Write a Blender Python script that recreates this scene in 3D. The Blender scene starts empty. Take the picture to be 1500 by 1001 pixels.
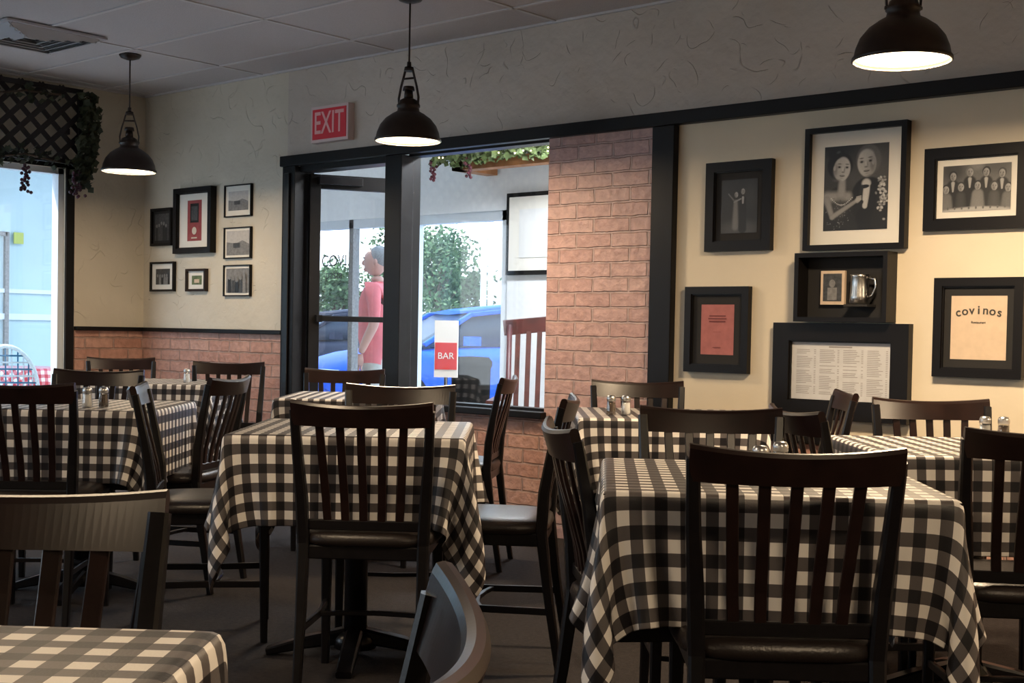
import bpy, bmesh, math, random
import numpy as np
from mathutils import Vector, Matrix, Euler
random.seed(7)
SC=bpy.context.scene
COL=bpy.context.collection
SC.view_settings.view_transform='Standard'
W=5.30; XL=-8.13; CH=2.71; YB=-4.0; XR=3.2
A41=math.radians(41)
def DP(s,D,z=0.0):
    """dining layout frame (tables are set diagonally to the walls)"""
    return Vector((-math.sin(A41)*D+math.cos(A41)*s, math.cos(A41)*D+math.sin(A41)*s, z))
# ------------------------------------------------------------------ materials
def newmat(name):
    m=bpy.data.materials.new(name); m.use_nodes=True
    nt=m.node_tree; b=nt.nodes["Principled BSDF"]
    return m,nt,b
def N(nt,t,**kw):
    n=nt.nodes.new(t)
    for k,v in kw.items(): setattr(n,k,v)
    return n
def mat(name,col,rough=.5,metal=0,noise=0,nscale=30,bump=0,bscale=60,spec=.5,emit=None,es=0,coat=0):
    m,nt,b=newmat(name)
    b.inputs["Base Color"].default_value=(*col,1); b.inputs["Roughness"].default_value=rough
    b.inputs["Metallic"].default_value=metal; b.inputs["Specular IOR Level"].default_value=spec
    b.inputs["Coat Weight"].default_value=coat
    tc=N(nt,"ShaderNodeTexCoord")
    if noise>0:
        nz=N(nt,"ShaderNodeTexNoise"); nz.inputs["Scale"].default_value=nscale; nz.inputs["Detail"].default_value=4
        nt.links.new(tc.outputs["Object"],nz.inputs["Vector"])
        cr=N(nt,"ShaderNodeValToRGB")
        cr.color_ramp.elements[0].position=.3; cr.color_ramp.elements[1].position=.7
        cr.color_ramp.elements[0].color=(*[c*(1-noise) for c in col],1)
        cr.color_ramp.elements[1].color=(*[min(1,c*(1+noise)) for c in col],1)
        nt.links.new(nz.outputs["Fac"],cr.inputs["Fac"]); nt.links.new(cr.outputs["Color"],b.inputs["Base Color"])
    if bump>0:
        n2=N(nt,"ShaderNodeTexNoise"); n2.inputs["Scale"].default_value=bscale; n2.inputs["Detail"].default_value=3
        nt.links.new(tc.outputs["Object"],n2.inputs["Vector"])
        bp=N(nt,"ShaderNodeBump"); bp.inputs["Strength"].default_value=bump; bp.inputs["Distance"].default_value=.01
        nt.links.new(n2.outputs["Fac"],bp.inputs["Height"]); nt.links.new(bp.outputs["Normal"],b.inputs["Normal"])
    if emit:
        b.inputs["Emission Color"].default_value=(*emit,1); b.inputs["Emission Strength"].default_value=es
    return m
def plaster(name,c1,c2,strength=.5):
    m,nt,b=newmat(name); L=nt.links
    geo=N(nt,"ShaderNodeNewGeometry")
    n0=N(nt,"ShaderNodeTexNoise"); n0.inputs["Scale"].default_value=2.2; n0.inputs["Detail"].default_value=3
    L.new(geo.outputs["Position"],n0.inputs["Vector"])
    cr=N(nt,"ShaderNodeValToRGB"); cr.color_ramp.elements[0].position=.35; cr.color_ramp.elements[1].position=.65
    cr.color_ramp.elements[0].color=(*c1,1); cr.color_ramp.elements[1].color=(*c2,1)
    L.new(n0.outputs["Fac"],cr.inputs["Fac"]); L.new(cr.outputs["Color"],b.inputs["Base Color"])
    b.inputs["Roughness"].default_value=.45
    tot=None
    # sparse short trowel ridges
    for sc_,off,wd in((4.2,0.,.006),(7.0,7.3,.008)):
        ad=N(nt,"ShaderNodeVectorMath",operation="ADD"); ad.inputs[1].default_value=(off,off,off); L.new(geo.outputs["Position"],ad.inputs[0])
        n1=N(nt,"ShaderNodeTexNoise"); n1.inputs["Scale"].default_value=sc_; n1.inputs["Detail"].default_value=0.5; n1.inputs["Distortion"].default_value=.2
        L.new(ad.outputs[0],n1.inputs["Vector"])
        s=N(nt,"ShaderNodeMath",operation="SUBTRACT"); s.inputs[1].default_value=.5; L.new(n1.outputs["Fac"],s.inputs[0])
        ab=N(nt,"ShaderNodeMath",operation="ABSOLUTE"); L.new(s.outputs[0],ab.inputs[0])
        mr=N(nt,"ShaderNodeMapRange"); mr.inputs[1].default_value=0; mr.inputs[2].default_value=wd; mr.inputs[3].default_value=1; mr.inputs[4].default_value=0
        L.new(ab.outputs[0],mr.inputs[0])
        n2=N(nt,"ShaderNodeTexNoise"); n2.inputs["Scale"].default_value=8; L.new(ad.outputs[0],n2.inputs["Vector"])
        mk=N(nt,"ShaderNodeMapRange"); mk.inputs[1].default_value=.53; mk.inputs[2].default_value=.62; L.new(n2.outputs["Fac"],mk.inputs[0])
        mu=N(nt,"ShaderNodeMath",operation="MULTIPLY"); L.new(mr.outputs[0],mu.inputs[0]); L.new(mk.outputs[0],mu.inputs[1])
        if tot is None: tot=mu
        else:
            a2=N(nt,"ShaderNodeMath",operation="ADD"); L.new(tot.outputs[0],a2.inputs[0]); L.new(mu.outputs[0],a2.inputs[1]); tot=a2
    n3=N(nt,"ShaderNodeTexNoise"); n3.inputs["Scale"].default_value=11; n3.inputs["Detail"].default_value=4; L.new(geo.outputs["Position"],n3.inputs["Vector"])
    m3=N(nt,"ShaderNodeMath",operation="MULTIPLY_ADD"); m3.inputs[1].default_value=2.2
    L.new(n3.outputs["Fac"],m3.inputs[0]); L.new(tot.outputs[0],m3.inputs[2])
    bp=N(nt,"ShaderNodeBump"); bp.inputs["Strength"].default_value=strength; bp.inputs["Distance"].default_value=.0048
    L.new(m3.outputs[0],bp.inputs["Height"]); L.new(bp.outputs["Normal"],b.inputs["Normal"])
    return m
def brick(name,axis,c1,c2,mortar):
    m,nt,b=newmat(name); L=nt.links
    geo=N(nt,"ShaderNodeNewGeometry"); sp=N(nt,"ShaderNodeSeparateXYZ"); cb=N(nt,"ShaderNodeCombineXYZ")
    nw=N(nt,"ShaderNodeTexNoise"); nw.inputs["Scale"].default_value=14; L.new(geo.outputs["Position"],nw.inputs["Vector"])
    vm=N(nt,"ShaderNodeVectorMath",operation="MULTIPLY_ADD"); vm.inputs[1].default_value=(.014,.014,.014)
    L.new(nw.outputs["Color"],vm.inputs[0]); L.new(geo.outputs["Position"],vm.inputs[2])
    L.new(vm.outputs[0],sp.inputs[0]); L.new(sp.outputs[axis],cb.inputs[0]); L.new(sp.outputs[2],cb.inputs[1])
    bt=N(nt,"ShaderNodeTexBrick"); bt.inputs["Scale"].default_value=1
    bt.inputs["Brick Width"].default_value=.225; bt.inputs["Row Height"].default_value=.076
    bt.inputs["Mortar Size"].default_value=.007; bt.inputs["Mortar Smooth"].default_value=.5
    bt.inputs["Color1"].default_value=(*c1,1); bt.inputs["Color2"].default_value=(*c2,1); bt.inputs["Mortar"].default_value=(*mortar,1)
    L.new(cb.outputs[0],bt.inputs["Vector"])
    n1=N(nt,"ShaderNodeTexNoise"); n1.inputs["Scale"].default_value=24; n1.inputs["Detail"].default_value=5; L.new(geo.outputs["Position"],n1.inputs["Vector"])
    mr=N(nt,"ShaderNodeMapRange"); mr.inputs[1].default_value=.3; mr.inputs[2].default_value=.7; mr.inputs[3].default_value=.84; mr.inputs[4].default_value=1.15
    L.new(n1.outputs["Fac"],mr.inputs[0])
    mx=N(nt,"ShaderNodeMix",data_type="RGBA",blend_type="MULTIPLY"); mx.inputs[0].default_value=1
    L.new(bt.outputs["Color"],mx.inputs[6]); L.new(mr.outputs[0],mx.inputs[7]); L.new(mx.outputs[2],b.inputs["Base Color"])
    b.inputs["Roughness"].default_value=.5
    iv=N(nt,"ShaderNodeMath",operation="MULTIPLY_ADD"); iv.inputs[1].default_value=-1.3
    L.new(bt.outputs["Fac"],iv.inputs[0]); L.new(n1.outputs["Fac"],iv.inputs[2])
    bp=N(nt,"ShaderNodeBump"); bp.inputs["Strength"].default_value=1.0; bp.inputs["Distance"].default_value=.011
    L.new(iv.outputs[0],bp.inputs["Height"]); L.new(bp.outputs["Normal"],b.inputs["Normal"])
    return m
def gingham(name,white,mid,dark,cell):
    m,nt,b=newmat(name); L=nt.links
    uv=N(nt,"ShaderNodeUVMap"); sp=N(nt,"ShaderNodeSeparateXYZ"); L.new(uv.outputs[0],sp.inputs[0])
    outs=[]
    for i in range(2):
        d=N(nt,"ShaderNodeMath",operation="DIVIDE"); d.inputs[1].default_value=2*cell; L.new(sp.outputs[i],d.inputs[0])
        fr=N(nt,"ShaderNodeMath",operation="FRACT"); L.new(d.outputs[0],fr.inputs[0])
        g=N(nt,"ShaderNodeMath",operation="GREATER_THAN"); g.inputs[1].default_value=.5; L.new(fr.outputs[0],g.inputs[0]); outs.append(g)
    ad=N(nt,"ShaderNodeMath",operation="ADD"); L.new(outs[0].outputs[0],ad.inputs[0]); L.new(outs[1].outputs[0],ad.inputs[1])
    dv=N(nt,"ShaderNodeMath",operation="DIVIDE"); dv.inputs[1].default_value=2; L.new(ad.outputs[0],dv.inputs[0])
    cr=N(nt,"ShaderNodeValToRGB"); cr.color_ramp.interpolation="CONSTANT"
    e=cr.color_ramp.elements; e[0].position=0; e[0].color=(*white,1); e[1].position=.25; e[1].color=(*mid,1)
    e2=e.new(.75); e2.color=(*dark,1)
    L.new(dv.outputs[0],cr.inputs[0]); L.new(cr.outputs[0],b.inputs["Base Color"])
    b.inputs["Roughness"].default_value=.45
    wv=N(nt,"ShaderNodeTexNoise"); wv.inputs["Scale"].default_value=260; L.new(uv.outputs[0],wv.inputs["Vector"])
    bp=N(nt,"ShaderNodeBump"); bp.inputs["Strength"].default_value=.15; bp.inputs["Distance"].default_value=.002
    L.new(wv.outputs["Fac"],bp.inputs["Height"]); L.new(bp.outputs["Normal"],b.inputs["Normal"])
    return m
def glassmat(name,tint=(1,1,1),refl=.07):
    m=bpy.data.materials.new(name); m.use_nodes=True; nt=m.node_tree; nt.nodes.clear()
    o=N(nt,"ShaderNodeOutputMaterial"); mx=N(nt,"ShaderNodeMixShader"); t=N(nt,"ShaderNodeBsdfTransparent"); g=N(nt,"ShaderNodeBsdfGlossy")
    t.inputs[0].default_value=(*tint,1); g.inputs["Roughness"].default_value=.02; mx.inputs[0].default_value=refl
    nt.links.new(t.outputs[0],mx.inputs[1]); nt.links.new(g.outputs[0],mx.inputs[2]); nt.links.new(mx.outputs[0],o.inputs[0])
    return m
M={}
M['plaster_up_dim']=plaster("plaster_upper_dim",(.55,.485,.42),(.62,.55,.48),.9)  # cream plaster like the rest, with the upper wall's dim light painted in
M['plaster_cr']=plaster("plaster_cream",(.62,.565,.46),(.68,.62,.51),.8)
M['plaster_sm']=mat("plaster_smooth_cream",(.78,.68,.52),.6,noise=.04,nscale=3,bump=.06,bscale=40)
M['brick_x']=brick("brick_main",0,(.48,.25,.19),(.56,.33,.26),(.44,.29,.24))
M['brick_p']=brick("brick_panel",0,(.51,.31,.28),(.58,.38,.345),(.53,.38,.35))
M['brick_y']=brick("brick_side",1,(.48,.25,.19),(.56,.33,.26),(.44,.29,.24))
M['black']=mat("black_painted_wood",(.006,.005,.005),.42,bump=.05,bscale=25,spec=.22)
M['metal']=mat("black_powdercoat",(.006,.005,.006),.30,noise=.2,nscale=40,bump=.03,bscale=200,spec=.4)
M['wood_dk']=mat("espresso_wood",(.014,.006,.005),.28,noise=.35,nscale=14,spec=.42)
M['vinyl']=mat("black_vinyl",(.016,.011,.010),.36,bump=.12,bscale=140)
M['ceil']=mat("ceiling_tile",(.56,.53,.54),.9,noise=.05,nscale=140,bump=.2,bscale=160)
M['grid']=mat("ceiling_grid_metal",(.64,.62,.63),.5)
M['carpet']=mat("dark_carpet",(.018,.013,.013),.95,noise=.5,nscale=55,bump=.5,bscale=300)
M['cloth']=gingham("black_gingham",(.84,.80,.75),(.105,.092,.092),(.006,.005,.008),.0262)
M['clothred']=gingham("red_gingham",(.8,.75,.75),(.62,.2,.22),(.5,.03,.05),.03)
M['glass']=glassmat("window_glass",(.98,.99,1),.04)
M['glassj']=glassmat("shaker_glass",(.9,.9,.9),.18)
M['steel']=mat("brushed_steel",(.6,.6,.6),.3,metal=1)
M['salt']=mat("salt",(.8,.8,.78),.8)
M['pepper']=mat("pepper",(.10,.07,.05),.9,noise=.6,nscale=400)
M['white']=mat("white_paint",(.85,.87,.89),.6,noise=.03)
M['alum']=mat("white_aluminium",(.66,.71,.76),.4)
M['mat_w']=mat("mat_board_white",(.80,.77,.70),.8)
M['mat_c']=mat("mat_board_cream",(.66,.60,.50),.8,noise=.05)
M['mat_k']=mat("mat_board_black",(.015,.014,.014),.8)
M['g1']=mat("print_black",(.012,.012,.013),.5)
M['g2']=mat("print_dark_grey",(.05,.05,.05),.5,noise=.4,nscale=60)
M['g3']=mat("print_grey",(.20,.195,.19),.5,noise=.25,nscale=60)
M['g4']=mat("print_light",(.50,.48,.46),.5,noise=.1,nscale=60)
M['paper']=mat("menu_paper",(.62,.62,.63),.7,noise=.04)
M['red']=mat("print_red",(.30,.05,.05),.6,noise=.15,nscale=30)
M['pink']=mat("print_faded_red",(.42,.14,.13),.7,noise=.1,nscale=30)
M['tan']=mat("print_tan",(.66,.51,.37),.7,noise=.05)
M['greenp']=mat("print_green",(.12,.16,.07),.6,noise=.5,nscale=40)
M['ink']=mat("ink",(.05,.045,.04),.6)
M['inkg']=mat("ink_grey",(.30,.28,.27),.6)
M['inkr']=mat("ink_maroon",(.16,.03,.03),.6)
M['signred']=mat("exit_red",(.42,.02,.035),.4,emit=(.8,.04,.06),es=.08)
M['signwh']=mat("exit_letters",(.62,.36,.36),.4,emit=(1,.5,.5),es=.05)
M['signhs']=mat("exit_housing",(.72,.58,.56),.5)
M['bronze']=mat("lamp_bronze",(.030,.020,.016),.38,metal=.5,noise=.3,nscale=20)
M['lampin']=mat("lamp_reflector",(.75,.7,.6),.5)
M['diff']=mat("lamp_diffuser",(.9,.85,.75),.5,emit=(1,.84,.62),es=5)
M['leaf']=mat("ivy_leaf",(.03,.04,.02),.6,noise=.6,nscale=9)
M['leafg']=mat("garland_leaf",(.10,.14,.045),.6,noise=.6,nscale=9)
M['grape']=mat("grape",(.05,.012,.03),.3,noise=.4,nscale=30)
M['graper']=mat("grape_dark",(.10,.02,.03),.3,noise=.4,nscale=30)
M['lat']=mat("lattice_black",(.010,.008,.010),.6)
M['tree']=mat("tree_leaf",(.06,.11,.04),.7,noise=.6,nscale=1.5)
M['bark']=mat("bark",(.10,.07,.05),.9,noise=.4,nscale=12)
M['carb']=mat("car_paint_blue",(.004,.09,.62),.5,spec=.25)
M['cark']=mat("car_paint_black",(.008,.012,.03),.5,spec=.2)
M['cargl']=mat("car_glass",(.02,.03,.05),.3,spec=.25)
M['tyre']=mat("tyre",(.010,.010,.010),.8,spec=.2)
M['mahog']=mat("mahogany",(.06,.010,.008),.45,noise=.4,nscale=12)
M['asph']=mat("asphalt",(.32,.34,.37),.9,noise=.12,nscale=20)
M['curb']=mat("pavement",(.52,.53,.54),.9,noise=.08,nscale=12)
M['skin']=mat("skin",(.50,.25,.18),.5,noise=.06,nscale=20)
M['hair']=mat("grey_hair",(.24,.22,.20),.8,noise=.3,nscale=120)
M['shirt']=mat("salmon_shirt",(.70,.15,.15),.85,noise=.08,nscale=20,bump=.2,bscale=25)
M['short']=mat("khaki_shorts",(.45,.41,.34),.9,noise=.08)
M['shoe']=mat("white_shoe",(.6,.6,.6),.6)
M['wick']=mat("white_wicker",(.45,.55,.62),.6,noise=.15,nscale=60)
M['wickg']=mat("green_wicker",(.01,.12,.24),.5)
M['patio']=mat("patio_wall_blue",(.48,.62,.65),.7,noise=.05,nscale=2)
M['yell']=mat("patio_sign_yellow",(.45,.50,.12),.6)
M['woodc']=mat("soffit_wood",(.34,.14,.05),.5,noise=.3,nscale=10)
M['fairy']=mat("fairy_light",(1,.9,.6),.5,emit=(1,.8,.4),es=6)
M['bldg']=mat("distant_building",(.55,.47,.40),.8,noise=.1,nscale=2)
M['vent']=mat("vent_metal",(.40,.39,.40),.5)
M['ventd']=mat("vent_dark",(.03,.03,.03),.8)
M['pewter']=mat("pewter",(.55,.54,.52),.28,metal=1)
M['boardwh']=mat("sign_white",(.75,.75,.74),.6)
M['boardrd']=mat("sign_red",(.62,.03,.03),.5)
m_,nt_,b_=newmat("silver_gelatin_print"); at_=N(nt_,"ShaderNodeVertexColor"); at_.layer_name="tone"; nt_.links.new(at_.outputs[0],b_.inputs["Base Color"]); b_.inputs["Roughness"].default_value=.45; M['print']=m_
# ------------------------------------------------------------------ mesh builder
class MB:
    def __init__(s): s.bm=bmesh.new(); s.mats=[]
    def mi(s,k):
        if k not in s.mats: s.mats.append(k)
        return s.mats.index(k)
    def face(s,vs,k,smooth=False):
        try:
            f=s.bm.faces.new(vs); f.material_index=s.mi(k); f.smooth=smooth; return f
        except ValueError: return None
    def box(s,c,d,k,rot=None):
        c=Vector(c); hx,hy,hz=d[0]/2,d[1]/2,d[2]/2
        R=rot if rot is not None else Matrix.Identity(3)
        v=[s.bm.verts.new(c+R@Vector((x*hx,y*hy,z*hz))) for x in(-1,1) for y in(-1,1) for z in(-1,1)]
        for q in ((0,1,3,2),(4,6,7,5),(0,4,5,1),(2,3,7,6),(0,2,6,4),(1,5,7,3)): s.face([v[i] for i in q],k)
    def box2(s,x0,x1,y0,y1,z0,z1,k): s.box(((x0+x1)/2,(y0+y1)/2,(z0+z1)/2),(x1-x0,y1-y0,z1-z0),k)
    def poly(s,pts,k): s.face([s.bm.verts.new(Vector(p)) for p in pts],k)
    def loft(s,rings,k,closed=True,cap=True,smooth=True):
        R=[[s.bm.verts.new(Vector(p)) for p in r] for r in rings]; n=len(R[0])
        for i in range(len(R)-1):
            for j in range(n if closed else n-1):
                s.face([R[i][j],R[i][(j+1)%n],R[i+1][(j+1)%n],R[i+1][j]],k,smooth)
        if cap and closed: s.face(list(reversed(R[0])),k); s.face(R[-1],k)
    def cyl(s,p0,p1,r0,r1,k,n=12,cap=True):
        p0=Vector(p0);p1=Vector(p1);d=(p1-p0).normalized()
        a=d.orthogonal().normalized(); b=d.cross(a)
        s.loft([[p+ (a*math.cos(t)+b*math.sin(t))*r for t in [2*math.pi*i/n for i in range(n)]] for p,r in((p0,r0),(p1,r1))],k,cap=cap)
    def tube(s,pts,r,k,n=8):
        pts=[Vector(p) for p in pts]; rings=[]; 
        a=None
        for i,p in enumerate(pts):
            d=(pts[min(i+1,len(pts)-1)]-pts[max(i-1,0)]).normalized()
            if a is None: a=d.orthogonal().normalized()
            else: a=(a-d*a.dot(d)).normalized()
            b=d.cross(a); rr=r[i] if isinstance(r,(list,tuple)) else r
            rings.append([p+(a*math.cos(t)+b*math.sin(t))*rr for t in [2*math.pi*j/n for j in range(n)]])
        s.loft(rings,k)
    def strip(s,pts,wd,th,k,side=Vector((1,0,0))):
        """rectangular sweep; wd along 'side', th perpendicular"""
        pts=[Vector(p) for p in pts]; rings=[]
        for i,p in enumerate(pts):
            d=(pts[min(i+1,len(pts)-1)]-pts[max(i-1,0)]).normalized()
            a=(side-d*side.dot(d)).normalized(); b=d.cross(a)
            w2=(wd[i] if isinstance(wd,(list,tuple)) else wd)/2; t2=(th[i] if isinstance(th,(list,tuple)) else th)/2
            c=min(w2,t2)*.35
            rings.append([p+a*u+b*v for u,v in((w2,t2-c),(w2-c,t2),(-w2+c,t2),(-w2,t2-c),(-w2,-t2+c),(-w2+c,-t2),(w2-c,-t2),(w2,-t2+c))])
        s.loft(rings,k,smooth=False)
    def lathe(s,prof,k,n=32,c=(0,0,0),cap=False):
        c=Vector(c)
        s.loft([[c+Vector((r*math.cos(t),r*math.sin(t),z)) for t in [2*math.pi*i/n for i in range(n)]] for r,z in prof],k,cap=cap)
    def disc(s,c,r,k,n=32,axis='z'):
        c=Vector(c); s.poly([c+Vector((r*math.cos(t),r*math.sin(t),0)) for t in [2*math.pi*i/n for i in range(n)]],k)
    def ball(s,c,r,k,sub=2,scale=(1,1,1)):
        mtx=Matrix.Translation(Vector(c))@Matrix.Diagonal((*[x*r for x in scale],1))
        g=bmesh.ops.create_icosphere(s.bm,subdivisions=sub,radius=1,matrix=mtx)
        i=s.mi(k)
        for v in g['verts']:
            for f in v.link_faces: f.material_index=i; f.smooth=True
    def mesh(s,name):
        me=bpy.data.meshes.new(name)
        bmesh.ops.recalc_face_normals(s.bm,faces=s.bm.faces)
        s.bm.to_mesh(me); s.bm.free()
        for k in s.mats: me.materials.append(M[k])
        return me
    def obj(s,name,loc=(0,0,0),rz=0,bevel=0,parent=None):
        return place(s.mesh(name),name,loc,rz,bevel,parent)
def place(me,name,loc=(0,0,0),rz=0,bevel=0,parent=None):
    o=bpy.data.objects.new(name,me); COL.objects.link(o); o.location=loc; o.rotation_euler=(0,0,rz)
    if bevel:
        b=o.modifiers.new("bevel",'BEVEL'); b.width=bevel; b.segments=2; b.limit_method='ANGLE'
    if parent: o.parent=parent
    return o
def text(body,name,size,k,loc,rot,parent=None,ext=.0008,align='CENTER',bold=0):
    c=bpy.data.curves.new(name,'FONT'); c.body=body; c.size=size; c.extrude=ext; c.align_x=align; c.align_y='CENTER'; c.offset=bold
    o=bpy.data.objects.new(name,c); COL.objects.link(o); c.materials.append(M[k])
    o.location=loc; o.rotation_euler=rot
    if parent: o.parent=parent
    return o
# ------------------------------------------------------------------ room shell
b=MB(); b.box2(XL-.15,XR+.15,YB-.15,W+.15,-.1,0,'carpet'); b.obj("floor")
b=MB(); b.box2(XL-.15,XR+.15,YB-.15,W+.15,CH,CH+.12,'ceil'); b.obj("ceiling")
b=MB()
gx=XL+.13
while gx<XR: b.box2(gx-.011,gx+.011,YB,W,CH-.006,CH-.0005,'grid'); gx+=1.22
gy=W-.35
while gy>YB: b.box2(XL,XR,gy-.011,gy+.011,CH-.006,CH-.0005,'grid'); gy-=.61
b.box2(XL,XR,W-.02,W-.001,CH-.012,CH-.0005,'grid'); b.box2(XL+.001,XL+.02,YB,W,CH-.012,CH-.0005,'grid')
b.obj("ceiling_grid")
# main wall with door and window opening
b=MB()
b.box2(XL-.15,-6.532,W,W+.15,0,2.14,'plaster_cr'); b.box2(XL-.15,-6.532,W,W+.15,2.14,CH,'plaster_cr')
b.box2(-6.532,-3.62,W,W+.15,2.14,CH,'plaster_up_dim')
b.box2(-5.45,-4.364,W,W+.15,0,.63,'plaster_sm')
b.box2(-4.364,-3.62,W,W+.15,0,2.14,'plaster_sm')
b.box2(-3.62,XR+.15,W,W+.15,0,2.14,'plaster_sm'); b.box2(-3.62,XR+.15,W,W+.15,2.14,CH,'plaster_up_dim')
b.obj("wall_back")
b=MB()
b.box2(XL+.016,-6.535,W-.015,W-.0005,0,1.03,'brick_x')
b.box2(-5.45,-4.364,W-.015,W-.0005,0,.62,'brick_x')
b.box2(-4.364,-3.69,W-.015,W-.0005,0,2.095,'brick_p')
b.box2(-3.56,XR,W-.015,W-.0005,0,.60,'brick_x')
b.obj("trim_brick_veneer_back")
b=MB(); b.box2(XL+.0005,XL+.015,4.75,W-.001,0,1.03,'brick_y'); b.box2(XL+.0005,XL+.015,YB,4.75,0,.5,'brick_y'); b.obj("trim_brick_veneer_left")
def trim(n,*a): 
    b=MB(); b.box2(*a,'black'); b.obj(n,bevel=.004)
trim("trim_1",XL+.001,-6.53,W-.045,W-.0005,1.03,1.058)
trim("trim_2",XL+.001,XL+.045,4.75,W-.046,1.03,1.058)
trim("trim_3",-6.55,XR-.001,W-.05,W-.0005,2.095,2.160)
trim("trim_4",-3.687,-3.558,W-.045,W-.0005,0,2.094)
trim("trim_5",-5.45,-4.35,W-.06,W+.02,.62,.655)
trim("trim_6",-3.557,XR-.001,W-.04,W-.0005,.60,.635)
# left wall with windows
b=MB()
wins=[(1.3,4.68),(-3.4,.8)]
b.box2(XL-.15,XL,YB-.15,W+.15,0,.53,'plaster_cr'); b.box2(XL-.15,XL,YB-.15,W+.15,2.13,CH,'plaster_cr')
b.box2(XL-.15,XL,4.68,W+.15,.53,2.13,'plaster_cr'); b.box2(XL-.15,XL,.8,1.3,.53,2.13,'plaster_cr'); b.box2(XL-.15,XL,YB-.15,-3.4,.53,2.13,'plaster_cr')
b.obj("wall_left")
for i,(y0,y1) in enumerate(wins):
    b=MB()
    for (a0,a1,z0,z1) in((y0,y0+.04,.53,2.13),(y1-.04,y1,.53,2.13),(y0,y1,.53,.57),(y0,y1,2.09,2.13),((y0+y1)/2-.025,(y0+y1)/2+.025,.53,2.13)):
        b.box2(XL-.10,XL-.02,a0,a1,z0,z1,'alum')
    b.box2(XL-.065,XL-.058,y0,y1,.55,2.11,'glass')
    b.box2(XL,XL+.02,y1,y1+.06,.50,2.15,'black'); b.box2(XL,XL+.02,y0-.06,y0,.50,2.15,'black'); b.box2(XL,XL+.03,y0-.06,y1+.06,.48,.53,'black'); b.box2(XL,XL+.02,y0-.06,y1+.06,2.13,2.16,'black')
    b.obj("window_%d"%(i+2))
# unseen walls of the room (behind / right of the camera), with a window opening added to let daylight in
b=MB()
b.box2(XL-.15,XR+.15,YB-.15,YB,0,.8,'plaster_cr'); b.box2(XL-.15,XR+.15,YB-.15,YB,2.1,CH,'plaster_cr')
for x0,x1 in((XL-.15,-6.6),(-4.4,XR+.15)): b.box2(x0,x1,YB-.15,YB,.8,2.1,'plaster_cr')
b.obj("wall_front")
b=MB(); b.box2(XR,XR+.15,YB,W,0,CH,'plaster_cr'); b.obj("wall_right")
for i,(x0,x1) in enumerate(((-6.6,-4.4),)):
    b=MB()
    for (a0,a1,z0,z1) in((x0,x0+.05,.8,2.1),(x1-.05,x1,.8,2.1),(x0,x1,.8,.85),(x0,x1,2.05,2.1),((x0+x1)/2-.025,(x0+x1)/2+.025,.8,2.1)): b.box2(a0,a1,YB-.1,YB-.04,z0,z1,'black')
    b.box2(x0,x1,YB-.075,YB-.068,.82,2.08,'glass'); b.obj("window_%d"%(i+4))
# window_1 (to vestibule) and door frame
b=MB()
b.box2(-6.532,-6.41,W-.04,W+.12,0,2.094,'black')
b.box2(-5.588,-5.450,W-.04,W+.12,0,2.094,'black')
b.box2(-6.41,-5.588,W+.0,W+.12,2.06,2.138,'black')
b.box2(-6.50,-6.45,W-.055,W-.04,0,2.05,'metal')
b.obj("door_frame",bevel=.004)
b=MB()
b.box2(-5.45,-4.364,W+.02,W+.10,.63,.67,'black'); b.box2(-5.45,-4.364,W+.02,W+.10,2.085,2.138,'black')
b.box2(-4.39,-4.364,W+.02,W+.10,.67,2.085,'black')
b.box2(-5.45,-4.39,W+.055,W+.061,.67,2.085,'glass'); b.obj("window_1")
# open door leaf (local x along leaf)
b=MB(); wl=.72
b.box2(0,.07,-.022,.022,.01,2.05,'black'); b.box2(wl-.08,wl,-.022,.022,.01,2.05,'black')
b.box2(.07,wl-.08,-.022,.022,1.96,2.05,'black'); b.box2(.07,wl-.08,-.022,.022,.01,.24,'black')
b.box2(.07,wl-.08,-.003,.003,.24,1.96,'glass')
b.box2(.05,wl-.04,-.07,-.045,1.12,1.155,'black'); b.box2(.04,.08,-.07,-.02,1.115,1.16,'black'); b.box2(wl-.08,wl-.04,-.07,-.02,1.115,1.16,'black')
b.box2(.05,.33,-.07,-.022,1.985,2.035,'metal')
b.obj("door_1",(-6.385,W+.06,0),math.atan2(.64,.34),bevel=.003)
# ------------------------------------------------------------------ vestibule and outside
b=MB(); b.box2(-8.5,-3.5,W+.15,7.2,-.1,0,'curb'); b.obj("vestibule_floor")
b=MB(); b.box2(-8.5,-3.5,W+.15,7.2,2.5,2.6,'white'); b.box2(-6.35,-3.7,6.62,6.72,2.20,2.27,'woodc'); b.box2(-6.35,-6.25,6.62,6.99,2.20,2.27,'woodc')
for q in(-6.0,-5.2,-4.4): b.box2(q-.03,q+.03,6.64,6.70,2.27,2.5,'woodc')
b.obj("vestibule_ceiling")
b=MB(); b.box2(-5.4,-4.2,5.9,6.2,2.44,2.499,'alum'); b.box2(-5.37,-4.23,5.92,6.18,2.432,2.44,'boardwh'); vo=b.obj("vestibule_fill_light")  # invented fixture, added to brighten the vestibule
ld=bpy.data.lights.new("tube",'AREA'); ld.shape='RECTANGLE'; ld.size=1.1; ld.size_y=.25; ld.energy=85; ld.color=(.92,.96,1); lo=bpy.data.objects.new("tube",ld); COL.objects.link(lo); lo.parent=vo; lo.location=(-4.8,6.05,2.425)  # fill light of the added fixture
b=MB()
b.box2(-6.148,-3.5,7.0,7.12,0,2.5,'white'); b.box2(-8.5,-6.148,7.0,7.12,1.95,2.5,'white'); b.box2(-3.6,-3.5,W+.15,7.0,0,2.5,'white')
b.box2(-8.5,-8.4,W+.15,7.0,0,2.5,'white'); b.obj("wall_vestibule")
b=MB()
for x in(-8.38,-7.12,-6.19): b.box2(x-.03,x+.03,7.02,7.09,0,1.95,'alum')
for x in(-7.84,): b.box2(x-.025,x+.025,7.02,7.09,0,1.95,'g3')
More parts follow.
